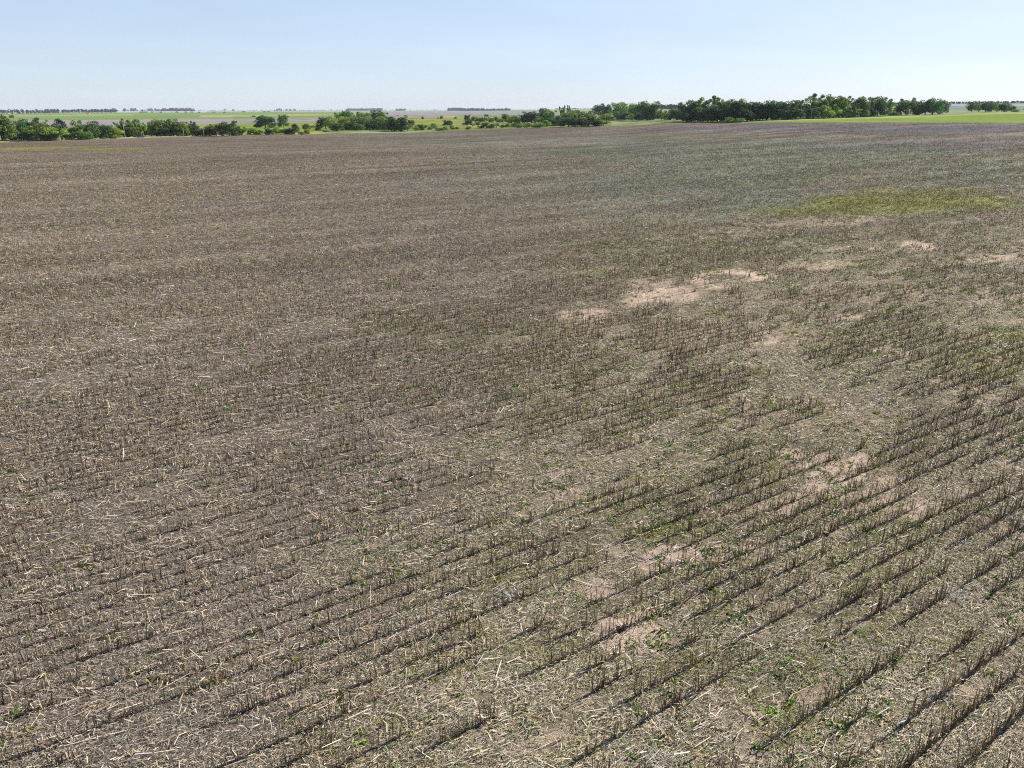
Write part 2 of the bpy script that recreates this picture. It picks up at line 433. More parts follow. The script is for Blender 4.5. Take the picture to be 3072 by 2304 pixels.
def land_color(X, Y, px, py):
    c = np.broadcast_to(lin((140, 150, 100)), X.shape + (3,)).copy()
    wob = (fbm(X / 120, Y / 120, 71, 2) - .5)
    for poly, col in PARCELS:
        k = inside(px + wob * 6, py + wob * 1.2, poly)
        c[k] = lin(col)
    pasture = (py > 345) & (px > 700) & (px < 2100)
    n = fbm(X / 18, Y / 30, 72, 3)
    c = np.where((pasture & (n > .53))[..., None], c * np.array([.72, .84, .6]), c)
    return c * (1 + 0.25 * (fbm(X / 60, Y / 200, 73, 3) - .5))[..., None] * 0.72

# ---------------------------------------------------------------- ground sheet (one grid, split where the stubble field ends)
def build_ground():
    az = np.concatenate([np.linspace(-180, -58, 30)[:-1], np.linspace(-58, -46, 24)[:-1], np.linspace(-46, 46, 620), np.linspace(46, 58, 24)[1:], np.linspace(58, 180, 30)[1:-1]])
    azr = np.radians(az); nA = len(azr)
    r = [3.0]
    while r[-1] < 9800: r.append(r[-1] * 1.0095)
    r = np.array(r); nR = len(r)
    A, Rr = np.meshgrid(azr, r, indexing='ij')
    X = Rr * np.sin(A); Y = Rr * np.cos(A); Z = height(X, Y)
    px, py, dep = to_px(X, Y, Z)
    edge = np.interp(px, EDGE[:, 0], EDGE[:, 1])
    infield = np.where((Y > 5) & (np.abs(A) < 1.2), (py > edge) & (Rr < 1200), Rr < 420)
    col = np.zeros(X.shape + (3,))
    F = Rr < 1200
    col[F] = field_color(X[F], Y[F])
    lc = land_color(X, Y, np.where(Y > 5, px, -500), np.where(Y > 5, py, 345))
    col[~infield] = lc[~infield]
    # face is field when all four corners are
    I = np.arange(nA); J = np.arange(nR - 1)
    ii, jj = np.meshgrid(I, J, indexing='ij'); i2 = (ii + 1) % nA
    f = np.stack([ii * nR + jj, i2 * nR + jj, i2 * nR + jj + 1, ii * nR + jj + 1], -1)
    ff = infield[ii, jj] & infield[i2, jj] & infield[i2, jj + 1] & infield[ii, jj + 1]
    V = np.stack([X, Y, Z], -1).reshape(-1, 3); C = col.reshape(-1, 3)
    def sub(name, faces, mat):
        faces = faces[:, ::-1]
        used, inv = np.unique(faces, return_inverse=True)
        return mesh_obj(name, V[used], inv.reshape(faces.shape), mat, C[used], smooth=True)
    # cap under the drone
    o = sub("stubble_field", f[ff], M_field); tag(o, kind="structure")
    nf = ~ff
    # recolour edge verts of the land from the land table
    o2 = None
    C2 = C.copy(); C2[:] = np.where(infield.reshape(-1, 1), lc.reshape(-1, 3), C)
    faces = f[nf][:, ::-1]; used, inv = np.unique(faces, return_inverse=True)
    o2 = mesh_obj("farmland", V[used], inv.reshape(faces.shape), M_land, C2[used], smooth=True); tag(o2, kind="structure")
    cap = [(0, 0, 0)] + [(3 * math.sin(a), 3 * math.cos(a), 0) for a in azr]
    ca = np.array(cap); fc = np.array([(0, 1 + i, 1 + (i + 1) % nA) for i in range(nA)])[:, ::-1]
    o3 = mesh_obj("ground_below_camera", ca, fc, M_field, np.tile(lin((134, 118, 102)) * .92, (len(ca), 1))); tag(o3, kind="structure")
build_ground()

# road along the far edge of the field, on the left
def build_road():
    pts = [(-700, 445.5), (-300, 434), (0, 424.8), (220, 419), (440, 411.8), (580, 408.6), (720, 404.8), (800, 403.2), (900, 401), (980, 399.2)]
    P = np.array([ground_at(x, y)[:3] for x, y in pts])
    # resample
    d = np.concatenate([[0], np.cumsum(np.hypot(*(np.diff(P[:, :2], axis=0).T)))])
    s = np.linspace(0, d[-1], 160)
    C = np.stack([np.interp(s, d, P[:, 0]), np.interp(s, d, P[:, 1])], -1)
    T = np.gradient(C, axis=0); T /= np.linalg.norm(T, axis=1)[:, None]; Nn = np.stack([-T[:, 1], T[:, 0]], -1)
    offs = np.array([-3.4, -2.4, -0.8, 0.8, 2.4, 3.4]); zz = np.array([.05, .16, .22, .22, .16, .05])
    V = []; CC = []
    for k in range(len(C)):
        for q, o_ in enumerate(offs):
            p = C[k] + Nn[k] * o_; V.append((p[0], p[1], height(p[0], p[1]) + zz[q])); CC.append(lin((205, 190, 165)) * .8 if abs(o_) < 3 else lin((150, 150, 100)) * .7)
    F = [(k * 6 + q, k * 6 + q + 1, (k + 1) * 6 + q + 1, (k + 1) * 6 + q) for k in range(len(C) - 1) for q in range(5)]
    o = mesh_obj("dirt_road", np.array(V), np.array(F), M_land, np.array(CC)); tag(o, kind="structure")
build_road()

# ---------------------------------------------------------------- stubble, straw and weeds (nobody could count them)
def sample(n0, r0, r1, rcut, p, azmax=47.5):
    """points with n0 per m2 up to rcut, thinning as r^-p beyond"""
    rr = np.geomspace(r0, r1, 400); rho = n0 * np.minimum(1, (rcut / rr) ** p)
    cdf = np.concatenate([[0], np.cumsum((rho * rr)[:-1] * np.diff(rr))]) * 2 * math.radians(azmax)
    n = int(cdf[-1]); u = rng.random(n) * cdf[-1]
    r = np.interp(u, cdf, rr); a = (rng.random(n) * 2 - 1) * math.radians(azmax)
    return r * np.sin(a), r * np.cos(a), r

def prisms(B, D, r_base, r_top, cols_b, cols_t, k=3):
    """k-sided tapered sticks from B along D"""
    n = len(B); L = np.linalg.norm(D, axis=1, keepdims=True); d = D / L
    ref = np.where(np.abs(d[:, 2:3]) < .9, np.array([[0, 0, 1.0]]), np.array([[1.0, 0, 0]]))
    u = np.cross(d, ref); u /= np.linalg.norm(u, axis=1, keepdims=True); w = np.cross(d, u)
    ph = rng.random(n) * 6.28
    V = np.zeros((n, 2 * k, 3)); C = np.zeros((n, 2 * k, 3))
    for q in range(k):
        c = np.cos(ph + q * 2 * math.pi / k)[:, None]; s = np.sin(ph + q * 2 * math.pi / k)[:, None]
        V[:, q] = B + (u * c + w * s) * r_base[:, None]; V[:, k + q] = B + D + (u * c + w * s) * r_top[:, None]
        C[:, q] = cols_b; C[:, k + q] = cols_t
    base = (np.arange(n) * 2 * k)[:, None, None]
    F = np.array([[q, (q + 1) % k, k + (q + 1) % k, k + q] for q in range(k)])[None] + base
    return V.reshape(-1, 3), F.reshape(-1, 4), C.reshape(-1, 3)

def strips(P, ang, tilt, L, Wd, cols, bend=0.25):
    """two-quad bent ribbons centred on P"""
    n = len(P); dx = np.cos(ang) * np.cos(tilt); dy = np.sin(ang) * np.cos(tilt); dz = np.sin(tilt)
    d = np.stack([dx, dy, dz], -1); s = np.stack([-np.sin(ang), np.cos(ang), (rng.random(n) - .5) * 1.2], -1)
    s /= np.linalg.norm(s, axis=1, keepdims=True)
    V = np.zeros((n, 6, 3)); h = L / 2
    up = np.array([0, 0, 1.0])
    side = np.cross(d, up); 
    lat = (rng.random(n) - .5)[:, None] * side * (L * bend)[:, None]
    for q, (t, z) in enumerate(((-1, 0), (0, 1), (1, 0))):
        c = P + d * (h * t)[:, None] + (lat + up * (L * bend * .35)[:, None]) * z
        V[:, 2 * q] = c - s * (Wd / 2)[:, None]; V[:, 2 * q + 1] = c + s * (Wd / 2)[:, None]
    F = np.array([[0, 1, 3, 2], [2, 3, 5, 4]])[None] + (np.arange(n) * 6)[:, None, None]
    C = np.repeat(cols, 6, axis=0)
    return V.reshape(-1, 3), F.reshape(-1, 4), C

def join(parts):
    V = []; F = []; C = []; n = 0
    for v, f, c in parts:
        V.append(v); F.append(f + n); C.append(c); n += len(v)
    return np.concatenate(V), np.concatenate(F), np.concatenate(C)

def in_field(X, Y, lim=2.0):
    Z = height(X, Y); px, py, _ = to_px(X, Y, Z)
    return py > np.interp(px, EDGE[:, 0], EDGE[:, 1]) + lim

def row_snap(X, Y, jit):
    """move points onto the nearest crop row"""
    a, b = rc(X, Y)
    off = b - (X * cR - Y * sR)
    bs = np.round(b / ROW) * ROW + rng.normal(0, 1, len(X)) * jit
    braw = bs - off; a0 = a
    return a0 * sR + braw * cR, a0 * cR - braw * sR, np.round(b / ROW)

def jitcol(base, n, amp=0.18, hue=0.04):
    c = np.broadcast_to(np.asarray(base), (n, 3)).copy()
    return np.clip(c * (1 + (rng.random((n, 1)) - .5) * 2 * amp) * (1 + (rng.random((n, 3)) - .5) * 2 * hue), 0, 1)

def standing():
    X, Y, r = sample(23, 9.5, 520, 45, 1.05)
    k = in_field(X, Y); X, Y, r = X[k], Y[k], r[k]
    # tillers: pull into clumps along the row
    X, Y, row = row_snap(X, Y, 0.024)
    a, b = rc(X, Y)
    m = masks(X, Y)
    # how upright the row is here: long runs of standing stubble, gaps and flattened stretches
    up = (fbm(a / np.where(m['right'] > .5, 2.0, 3.6) + row * 7.13, row * .37, 101, 2) * .5 + fbm(a / 7, b / 2.6, 102, 3) * .5 - .48) * (1 + .5 * m['right']) + .48
    up = up - .3 * rng.random(len(up)) * sstep(200, 500, r) 
    thr = 0.437 + 0.022 * m['right'] + 0.02 * sstep(50, 120, r) * (1 - m['right']) + 0.13 * np.clip(m['sand'], 0, 1) - 0.02 * m['green']
    thr = thr + 0.16 * (fbm(a / 90, b / 5.5, 61, 3) - .5) * sstep(30, 90, r)
    keep = up > thr
    X, Y, r, a, b = X[keep], Y[keep], r[keep], a[keep], b[keep]; mm = {q: v[keep] for q, v in m.items()}
    n = len(X); Z = height(X, Y)
    s = np.clip((r / 45), 1, 9) ** .40
    hvar = 0.75 + 0.5 * fbm(a / 7, b / 2, 104, 2)
    H = (0.24 + 0.40 * rng.random(n)) * hvar * (1 + .17 * mm['right'])
    H *= np.where(rng.random(n) < .25, .5, 1) * (.82 + .18 * mm['right']) * (1 - .36 * sstep(32, 100, r))
    lean = np.abs(rng.normal(0, .14, n)) + np.where(rng.random(n) < .14, .3 + .6 * rng.random(n), 0)
    la = rng.random(n) * 6.283
    D = np.stack([np.sin(lean) * np.cos(la), np.sin(lean) * np.sin(la), np.cos(lean)], -1) * H[:, None]
    B = np.stack([X, Y, Z - .01], -1)
    cb = jitcol(lin((106, 92, 74)), n, .42); ct = cb * (1 + .35 * rng.random((n, 1)))
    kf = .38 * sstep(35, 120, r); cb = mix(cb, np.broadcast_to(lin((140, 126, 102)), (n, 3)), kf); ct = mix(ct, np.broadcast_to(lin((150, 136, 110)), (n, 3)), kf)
    light = rng.random(n) < .20
    cb[light] = jitcol(lin((188, 168, 135)), light.sum(), .2); ct[light] = cb[light]
    gr = rng.random(n) < np.clip(mm['olive'] * .9 + mm['green'] * .12, 0, .85)
    cb[gr] = jitcol(lin((132, 134, 50)), gr.sum(), .25); ct[gr] = cb[gr]
    R1 = (0.0085 + 0.0060 * rng.random(n)) * s
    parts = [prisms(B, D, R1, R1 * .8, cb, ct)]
    # ragged leaf sheaths near the stalk foot
    q = rng.random(n) < .55; nq = q.sum()
    P = B[q] + D[q] * (rng.random((nq, 1)) * .5) + np.stack([(rng.random(nq) - .5) * .08, (rng.random(nq) - .5) * .08, np.full(nq, .02)], -1)
    parts.append(strips(P, rng.random(nq) * 6.28, (rng.random(nq) - .5) * 1.6, (.08 + .14 * rng.random(nq)) * s[q] ** .5, (.010 + .014 * rng.random(nq)) * s[q],
                        jitcol(lin((150, 130, 100)), nq, .35), .3))
    V, F, C = join(parts)
    o = mesh_obj("standing_stubble", V, F, M_straw, C); tag(o, "brown cut crop stalks standing in long slanting rows across the field", "stubble", kind="stuff")
    return n

def fallen():
    # long pale stalks lying along and across the rows
    X, Y, r = sample(10.5, 9.5, 240, 32, 1.3)
    k = in_field(X, Y); X, Y, r = X[k], Y[k], r[k]
    onrow = rng.random(len(X)) < .62
    X2, Y2, row = row_snap(X, Y, .08)
    X = np.where(onrow, X2, X); Y = np.where(onrow, Y2, Y)
    a, b = rc(X, Y); m = masks(X, Y)
    rown = np.round(b / ROW)
    dens = fbm(a / 3.2 + rown * 3.3, rown * .5, 111, 2) * .6 + fbm(a / 14, b / 5, 112, 2) * .4
    keep = (dens > .40 + .12 * m['sand'] - .06 * m['right'])
    X, Y, r, onrow = X[keep], Y[keep], r[keep], onrow[keep]; mm = {q: v[keep] for q, v in m.items()}
    n = len(X); s = np.clip(r / 30, 1, 6) ** .6
    rowang = math.atan2(cR, sR)
    u = rng.random(n)
    ang = np.where(u < .6, rowang + rng.normal(0, .10, n), np.where(u < .78, rowang + math.radians(-58) + rng.normal(0, .22, n), rng.random(n) * 6.283))
    L = np.where(rng.random(n) < .35, .62, .32) * (0.6 + .7 * rng.random(n)) * (1 - .15 * mm['right'])
    tilt = np.abs(rng.normal(0, .10, n)) + np.where(rng.random(n) < .15, .35, 0)
    D = np.stack([np.cos(ang) * np.cos(tilt), np.sin(ang) * np.cos(tilt), np.sin(tilt)], -1) * L[:, None]
    D *= np.where(rng.random(n) < .5, 1, -1)[:, None] * np.array([1, 1, 0]) + np.array([0, 0, 1])
    R1 = (0.0065 + 0.007 * rng.random(n)) * (1 + .25 * mm['right']) * s
    B = np.stack([X, Y, height(X, Y) + R1 + .03 * rng.random(n)], -1)
    cb = jitcol(lin((222, 206, 180)), n, .2)
    dk = rng.random(n) < .35; cb[dk] = jitcol(lin((150, 128, 100)), dk.sum(), .25)
    gy = rng.random(n) < .26 * mm['right'] + .02; cb[gy] = jitcol(lin((218, 210, 202)), gy.sum(), .15)
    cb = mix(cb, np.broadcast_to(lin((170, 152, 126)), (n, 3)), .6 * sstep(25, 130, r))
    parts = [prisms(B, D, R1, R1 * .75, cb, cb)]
    X, Y, r = sample(11, 9.5, 160, 30, 1.3); k = in_field(X, Y); X, Y, r = X[k], Y[k], r[k]
    X2, Y2, row = row_snap(X, Y, .14); on = rng.random(len(X)) < .5; X = np.where(on, X2, X); Y = np.where(on, Y2, Y)
    n2 = len(X); s2 = np.clip(r / 30, 1, 5) ** .6; L2 = (.14 + .38 * rng.random(n2) ** 1.5) * s2 ** .5
    an2 = np.where(rng.random(n2) < .4, rowang + rng.normal(0, .4, n2), rng.random(n2) * 6.283)
    c2 = jitcol(lin((186, 170, 142)), n2, .3); c2 = mix(c2, np.broadcast_to(lin((150, 134, 110)), (n2, 3)), .6 * sstep(25, 120, r))
    P2 = np.stack([X, Y, height(X, Y) + .02 + .05 * rng.random(n2)], -1)
    parts.append(strips(P2, an2, rng.normal(0, .22, n2), L2, (.010 + .016 * rng.random(n2)) * s2, c2, .45))
    V, F, C = join(parts)
    o = mesh_obj("fallen_stalks", V, F, M_straw, C); tag(o, "pale broken stalks lying along and across the stubble rows", "straw", kind="stuff")
    return n

def litter():
    X, Y, r = sample(1300, 9.5, 420, 16, 1.52)
    k = in_field(X, Y); X, Y, r = X[k], Y[k], r[k]
    m = masks(X, Y); a, b = m['a'], m['b']
    cl = fbm(X / .45, Y / .45, 121, 3)
    keep = rng.random(len(X)) < np.clip(1.0 - 1.25 * m['sand'], .05, 1) * sstep(.22, .5, cl + .1) * (1 - sstep(150, 420, r)) * (.72 + .28 * m['right'])
    X, Y, r, a, b = X[keep], Y[keep], r[keep], a[keep], b[keep]; mm = {q: v[keep] for q, v in m.items()}
    n = len(X); s = np.clip(r / 19, 1, 10) ** .66
    L = (.035 + .17 * rng.random(n) ** 1.6) * (.8 + .12 * mm['right']) * s ** .75; Wd = (.005 + .010 * rng.random(n)) * (.8 + .05 * mm['right']) * s
    ang = rng.random(n) * 6.283; rowang = math.atan2(cR, sR)
    al = rng.random(n) < .25 + .2 * mm['right'] + .35 * sstep(40, 120, r); ang = np.where(al, rowang + rng.normal(0, .3, n), ang)
    tilt = rng.normal(0, .26, n)
    P = np.stack([X, Y, height(X, Y) + .012 + .03 * rng.random(n) + np.abs(np.sin(tilt)) * L * .4], -1)
    c = jitcol(lin((160, 150, 136)), n, .45, .05); c = c * (1 + np.array([.13, .10, -.14]) * mm['right'][:, None])
    w = rng.random(n)
    patch = fbm(a / 2.4, b / .9, 141, 3) * .6 + fbm(a / 14, b / 5, 142, 2) * .4
    w = w + (.5 - patch) * .7 * (.3 + .7 * mm['right'])
    c = c * (1 + (patch - .5) * 1.6 * (.35 + .65 * mm['right']))[:, None]
    wh = w < .11 + .05 * mm['right'] ; c[wh] = jitcol(lin((226, 214, 196)), wh.sum(), .15)
    dk = (w > .22) & (w < .44); c[dk] = jitcol(lin((88, 72, 58)), dk.sum(), .3)
    gp = sstep(.46, .62, fbm(X / 1.3, Y / 1.3, 143, 3))
    ol = rng.random(n) < np.clip((.12 + .6 * gp) * (.42 * mm['right'] + .6 * mm['green']) + 1.2 * mm['olive'], 0, .92)
    c[ol] = jitcol(lin((148, 146, 76)), ol.sum(), .3)
    gy = rng.random(n) < .10 * mm['right'] + .6 * mm['cool'] ; c[gy] = jitcol(lin((140, 150, 134)), gy.sum(), .25)
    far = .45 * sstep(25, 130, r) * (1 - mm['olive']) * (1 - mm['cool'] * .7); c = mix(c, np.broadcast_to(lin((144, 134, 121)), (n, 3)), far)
    c = c * (1 + .7 * (fbm(a / 90, b / 5.5, 61, 3) - .5) * sstep(30, 120, r) + .4 * (fbm(a / 200, b / 16, 64, 2) - .5) * sstep(60, 160, r))[:, None]
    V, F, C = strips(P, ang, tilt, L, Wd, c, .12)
    o = mesh_obj("straw_litter", V, F, M_straw, C); tag(o, "chopped straw and dry leaf litter covering the soil between rows", "straw", kind="stuff")
    return n

def weeds():
    X, Y, r = sample(15, 9.5, 260, 30, 1.15)
    k = in_field(X, Y); X, Y, r = X[k], Y[k], r[k]
    on = rng.random(len(X)) < .45
    X2, Y2, row = row_snap(X, Y, .1); X = np.where(on, X2, X); Y = np.where(on, Y2, Y)
    m = masks(X, Y)
    cl = fbm(X / 1.7, Y / 1.7, 131, 3)
    prob = np.clip(.24 + .75 * m['green'] + .42 * m['right'] + .9 * m['olive'], 0, 1) * sstep(.46, .64, cl + .10 * m['green'] + .12 * m['olive'])
    keep = rng.random(len(X)) < prob
    X, Y, r = X[keep], Y[keep], r[keep]; mm = {q: v[keep] for q, v in m.items()}
    n = len(X); nb = 16; s = np.clip(r / 40, 1, 6) ** .5
    size = (.05 + .15 * rng.random(n) ** 2) * s
    kind = rng.random(n)
    col = jitcol(lin((88, 120, 50)), n, .35)
    yl = kind < .55 + .4 * mm['olive']; col[yl] = jitcol(lin((124, 126, 60)), yl.sum(), .3)
    br = kind > .86; col[br] = jitcol(lin((108, 154, 50)), br.sum(), .2)
    idx = np.repeat(np.arange(n), nb); N_ = len(idx)
    ang = rng.random(N_) * 6.283; el = .25 + .9 * rng.random(N_); L = size[idx] * (.35 + .5 * rng.random(N_))
    rad = size[idx] * rng.random(N_) * 1.6; ra = rng.random(N_) * 6.283
    P = np.stack([X[idx] + rad * np.cos(ra), Y[idx] + rad * np.sin(ra), height(X, Y)[idx] + L * np.sin(el) * .5], -1)
    c = col[idx] * (1 + (rng.random((N_, 1)) - .5) * .6)
    V, F, C = strips(P, ang, el, L, L * (.22 + .22 * rng.random(N_)), c, .3)
    o = mesh_obj("field_weeds", V, F, M_weed, C); tag(o, "small green and olive weeds sprouting through the stubble", "weeds", kind="stuff")
    return n

print("stubble", standing(), fallen(), litter(), weeds())

# bleached dead weed skeletons lying in the stubble
def dead_weed(px, py, size, label, seed):
    x, y, z, _ = ground_at(px, py); rs = np.random.default_rng(seed)
    n = 34; parts = []; size = size * .72
    B = np.zeros((n, 3)); B[:, :2] = rs.normal(0, .10 * size, (n, 2)); B[:, 2] = .02
    an = rs.random(n) * 6.283; el = rs.random(n) * .9; L = size * (.25 + .4 * rs.random(n))
    D = np.stack([np.cos(an) * np.cos(el), np.sin(an) * np.cos(el), np.sin(el)], -1) * L[:, None]
    cc = np.clip(np.broadcast_to(lin((205, 198, 190)), (n, 3)) * (1 + (rs.random((n, 1)) - .5) * .3), 0, 1)
    parts.append(prisms(B, D, np.full(n, .008), np.full(n, .004), cc, cc))
    j = np.repeat(np.arange(n), 3); t = .4 + .5 * rs.random(len(j))
    B2 = B[j] + D[j] * t[:, None]; an2 = an[j] + rs.normal(0, .7, len(j)); el2 = np.clip(el[j] + rs.normal(0, .5, len(j)), -.1, 1.2)
    D2 = np.stack([np.cos(an2) * np.cos(el2), np.sin(an2) * np.cos(el2), np.sin(el2)], -1) * (L[j] * .45)[:, None]
    parts.append(prisms(B2, D2, np.full(len(j), .005), np.full(len(j), .003), cc[j], cc[j]))
    V, F, C = join(parts); o = mesh_obj("dead_weed", V, F, M_straw, C); o.location = (x, y, z); o.scale = (1, 1, .6)
    tag(o, label, "dead weed", "bleached dead weeds in the stubble")
dead_weed(3052, 1562, 1.5, "large bleached grey-white dead weed at the right edge of the field", 1)
dead_weed(1990, 2288, 1.1, "bleached dead weed cut by the bottom edge, right of centre", 2)
dead_weed(1232, 1432, 1.0, "pale lavender dead weed in the middle of the field, left of centre", 3)
dead_weed(1538, 1792, .8, "upright pale dead weed left of the bare burrow patch", 4)
dead_weed(2860, 1785, 1.0, "bleached dead weed in the lower right, among scattered pale stalks", 5)
dead_weed(2830, 2085, .9, "low tangled grey dead weed near the lower right corner", 6)
dead_weed(885, 962, 1.6, "small pale tangle of dead weed far up the left half", 7)
dead_weed(2640, 1205, 1.0, "pale dead weed right of centre, above the pink bare patch", 8)
dead_weed(970, 1478, .7, "smallest bleached dead weed, below and left of the lavender one", 9)

# animal burrow in the sandy bare patch
def burrow(px, py):
    x, y, z, _ = ground_at(px, py)
    root = empty("animal_burrow", (x, y, z)); tag(root, "small dark burrow hole with a sandy mound in the bare patch", "burrow")
    n = 28; rs = [0.0, .06, .09, .14, .22, .35, .55, .8]; hs = [.015, .015, .045, .09, .085, .06, .025, -.01]
    V = []; F = []
    for k, (r_, h_) in enumerate(zip(rs, hs)):
        for q in range(n):
            a = q / n * 6.283; e = 1 + .25 * math.sin(3 * a + 1) + .1 * math.sin(7 * a)
            hh = h_ * (1.0 + .5 * math.cos(a - 2.2)) if 1 < k < 7 else h_
            V.append((r_ * e * math.cos(a) * 1.25, r_ * e * math.sin(a), hh))
    for k in range(len(rs) - 1):
        for q in range(n): F.append((k * n + q, k * n + (q + 1) % n, (k + 1) * n + (q + 1) % n, (k + 1) * n + q))
    mesh_obj("mound", np.array(V), np.array(F)[:, ::-1], M_field, np.tile(lin((186, 165, 147)) * .85, (len(V), 1)), root, smooth=True)
    mb = MB(); mb.tube([(-.01, 0, .018), (.03, .0, .034)], [.075, .068], 12)  # solid dark disc painted as the shade inside the burrow opening
    mb.build("hole", simple_mat("burrow_dark", (.02, .015, .012), 1.0), root)
burrow(1860, 1897)

# ---------------------------------------------------------------- trees
def crown_mesh(name, style, seed):
    rs = np.random.default_rng(seed)
    P = []; Nn = []; C = []; S = []
    def lobe(c, r, cnt, shade, leaf):
        d = rs.normal(0, 1, (cnt, 3)); d /= np.linalg.norm(d, axis=1, keepdims=True)
        rad = r * (0.55 + .5 * rs.random(cnt) ** .6) * (1 + .3 * (vnoise(d[:, 0] * 3 + 9, d[:, 1] * 3 + d[:, 2] * 2, seed) - .5))
        p = np.array(c) + d * rad[:, None] * np.array([1, 1, .82]); P.append(p)
        nn = d + rs.normal(0, .55, (cnt, 3)); nn /= np.linalg.norm(nn, axis=1, keepdims=True); Nn.append(nn)
        C.append(shade * (1 + (rs.random(cnt) - .5) * .7)); S.append(leaf * (.6 + .8 * rs.random(cnt)))
    if style == 'round':
        for k in range(15):
            a = rs.random() * 6.283; z = .30 + .52 * rs.random(); w = .30 * math.sqrt(max(0.05, 1 - ((z - .5) / .45) ** 2)) * (.4 + .6 * rs.random())
            lobe((w * math.cos(a), w * math.sin(a), z), .13 + .10 * rs.random(), 190, .75 + .5 * rs.random(), .034)
        lobe((0, 0, .5), .25, 260, .8, .034)
        for k in range(5):
            a = rs.random() * 6.283; w = .22 + .2 * rs.random(); lobe((w * math.cos(a), w * math.sin(a), .55 + .4 * rs.random()), .05 + .04 * rs.random(), 60, .9 + .4 * rs.random(), .03)
        for k in range(8):
            a = rs.random() * 6.283; lobe((.30 * math.cos(a), .30 * math.sin(a), .14 + .15 * rs.random()), .15, 130, .7 + .4 * rs.random(), .034)
    elif style == 'airy':
        for k in range(17):
            a = rs.random() * 6.283; z = .34 + .58 * rs.random(); w = (.16 + .26 * rs.random()) * (1.05 - .4 * abs(z - .65))
            lobe((w * math.cos(a), w * math.sin(a), z), .07 + .08 * rs.random(), 115, .75 + .5 * rs.random(), .030)
        for k in range(5):
            a = rs.random() * 6.283; lobe((.18 * math.cos(a), .18 * math.sin(a), .45 + .2 * rs.random()), .15, 130, .8, .032)
    elif style == 'cone':
        for k in range(26):
            z = .10 + .84 * (k / 26); w = .36 * (1 - z) ** .8 * (.5 + .5 * rs.random()); a = rs.random() * 6.283
            lobe((w * math.cos(a), w * math.sin(a), z), .05 + .16 * (1 - z) ** .8, 100, .8 + .35 * rs.random(), .026)
        lobe((0, 0, .35), .22, 250, .8, .03)
    elif style == 'shrub':
        for k in range(16):
            a = rs.random() * 6.283; w = .34 * math.sqrt(rs.random()); z = .18 + .55 * rs.random() * (1 - w)
            lobe((w * math.cos(a), w * math.sin(a), z), .13 + .10 * rs.random(), 120, .75 + .5 * rs.random(), .045)
    elif style == 'flat':       # spreading crown, short trunk visible below
        for k in range(18):
            a = rs.random() * 6.283; w = .36 * math.sqrt(rs.random()); z = .20 + .56 * rs.random() * (1 - .7 * w)
            lobe((w * math.cos(a), w * math.sin(a), z - .12 * (k % 2)), .13 + .08 * rs.random(), 170, .75 + .5 * rs.random(), .032)
    P = np.concatenate(P); Nn = np.concatenate(Nn); C = np.concatenate(C); S = np.concatenate(S)
    P[:, 2] = np.maximum(P[:, 2], .015)
    lo = P[:, 2].max(); P[:, 2] /= lo; w = np.percentile(np.abs(P[:, :2]), 98.5); P[:, :2] *= .5 / w
    n = len(P)
    u = np.cross(Nn, np.array([0, 0, 1.0])); u /= np.linalg.norm(u, axis=1, keepdims=True) + 1e-6; v = np.cross(Nn, u)
    rot = rs.random(n) * 6.28; c, s = np.cos(rot)[:, None], np.sin(rot)[:, None]
    u, v = u * c + v * s, -u * s + v * c
    h = S[:, None]
    V = np.stack([P - u * h, P - v * h * .6, P + u * h, P + v * h * .6], 1).reshape(-1, 3)
    F = np.arange(n * 4).reshape(-1, 4)
    base = np.stack([np.full(n, 1.0), np.full(n, 1.0), np.full(n, 1.0)], -1) * C[:, None]
    base *= 1 + (rs.random((n, 3)) - .5) * .15
    return V, F, np.repeat(base, 4, axis=0)

def trunk_mb(style, seed):
    r = random.Random(seed); m = MB()
    top = {'round': .62, 'airy': .8, 'cone': .9, 'shrub': .35, 'flat': .62}[style]
    b = {'round': .026, 'airy': .022, 'cone': .02, 'shrub': .014, 'flat': .03}[style]
    m.tube([(0, 0, -.03), (r.uniform(-.01, .01), 0, top * .4), (r.uniform(-.03, .03), r.uniform(-.03, .03), top)], [b * 1.3, b, b * .25], 7)
    for k in range(6 if style != 'shrub' else 5):
        a = r.random() * 6.283; z = top * (r.uniform(.25, .7) if style != 'shrub' else .05); l = r.uniform(.2, .36)
        if style == 'cone': l *= .5
        m.tube([(0, 0, z), (l * .5 * math.cos(a), l * .5 * math.sin(a), z + l * .45), (l * math.cos(a), l * math.sin(a), z + l * .95)], [b * .55, b * .35, b * .1], 5)
    return m

STY = {'B': ['round'], 'D': ['round'], 'L': ['round', 'airy'], 'A': ['airy'], 'J': ['cone'], 'S': ['shrub'], 'F': ['flat']}
PROTO = {}
def proto(style, k):
    if (style, k) not in PROTO:
        V, F, C = crown_mesh(style, style, 500 + k * 13 + len(style))
        o = mesh_obj("crown", V, F, M_leaf, C)
        t = trunk_mb(style, 900 + k).build("trunk", M_bark, None, True)
        PROTO[(style, k)] = [o, t, False]
    return PROTO[(style, k)]

LEAFCOL = {'B': (74, 98, 42), 'D': (50, 74, 40), 'L': (98, 116, 46), 'A': (72, 98, 46), 'J': (42, 62, 38), 'S': (86, 112, 42), 'F': (58, 86, 44)}
DESC = {'B': "round mid-green broadleaf tree", 'D': "dark green dense tree", 'L': "pale yellow-green bushy tree",
        'A': "open-crowned airy green tree", 'J': "dark cone-shaped evergreen", 'S': "low rounded green shrub", 'F': "spreading dark tree"}
ORD = ["first", "second", "third", "fourth", "fifth", "sixth", "seventh", "eighth", "ninth", "tenth", "eleventh", "twelfth", "thirteenth",
       "fourteenth", "fifteenth", "sixteenth", "seventeenth", "eighteenth", "nineteenth", "twentieth", "twenty-first", "twenty-second",
       "twenty-third", "twenty-fourth", "twenty-fifth", "twenty-sixth", "twenty-seventh", "twenty-eighth", "twenty-ninth", "thirtieth"]

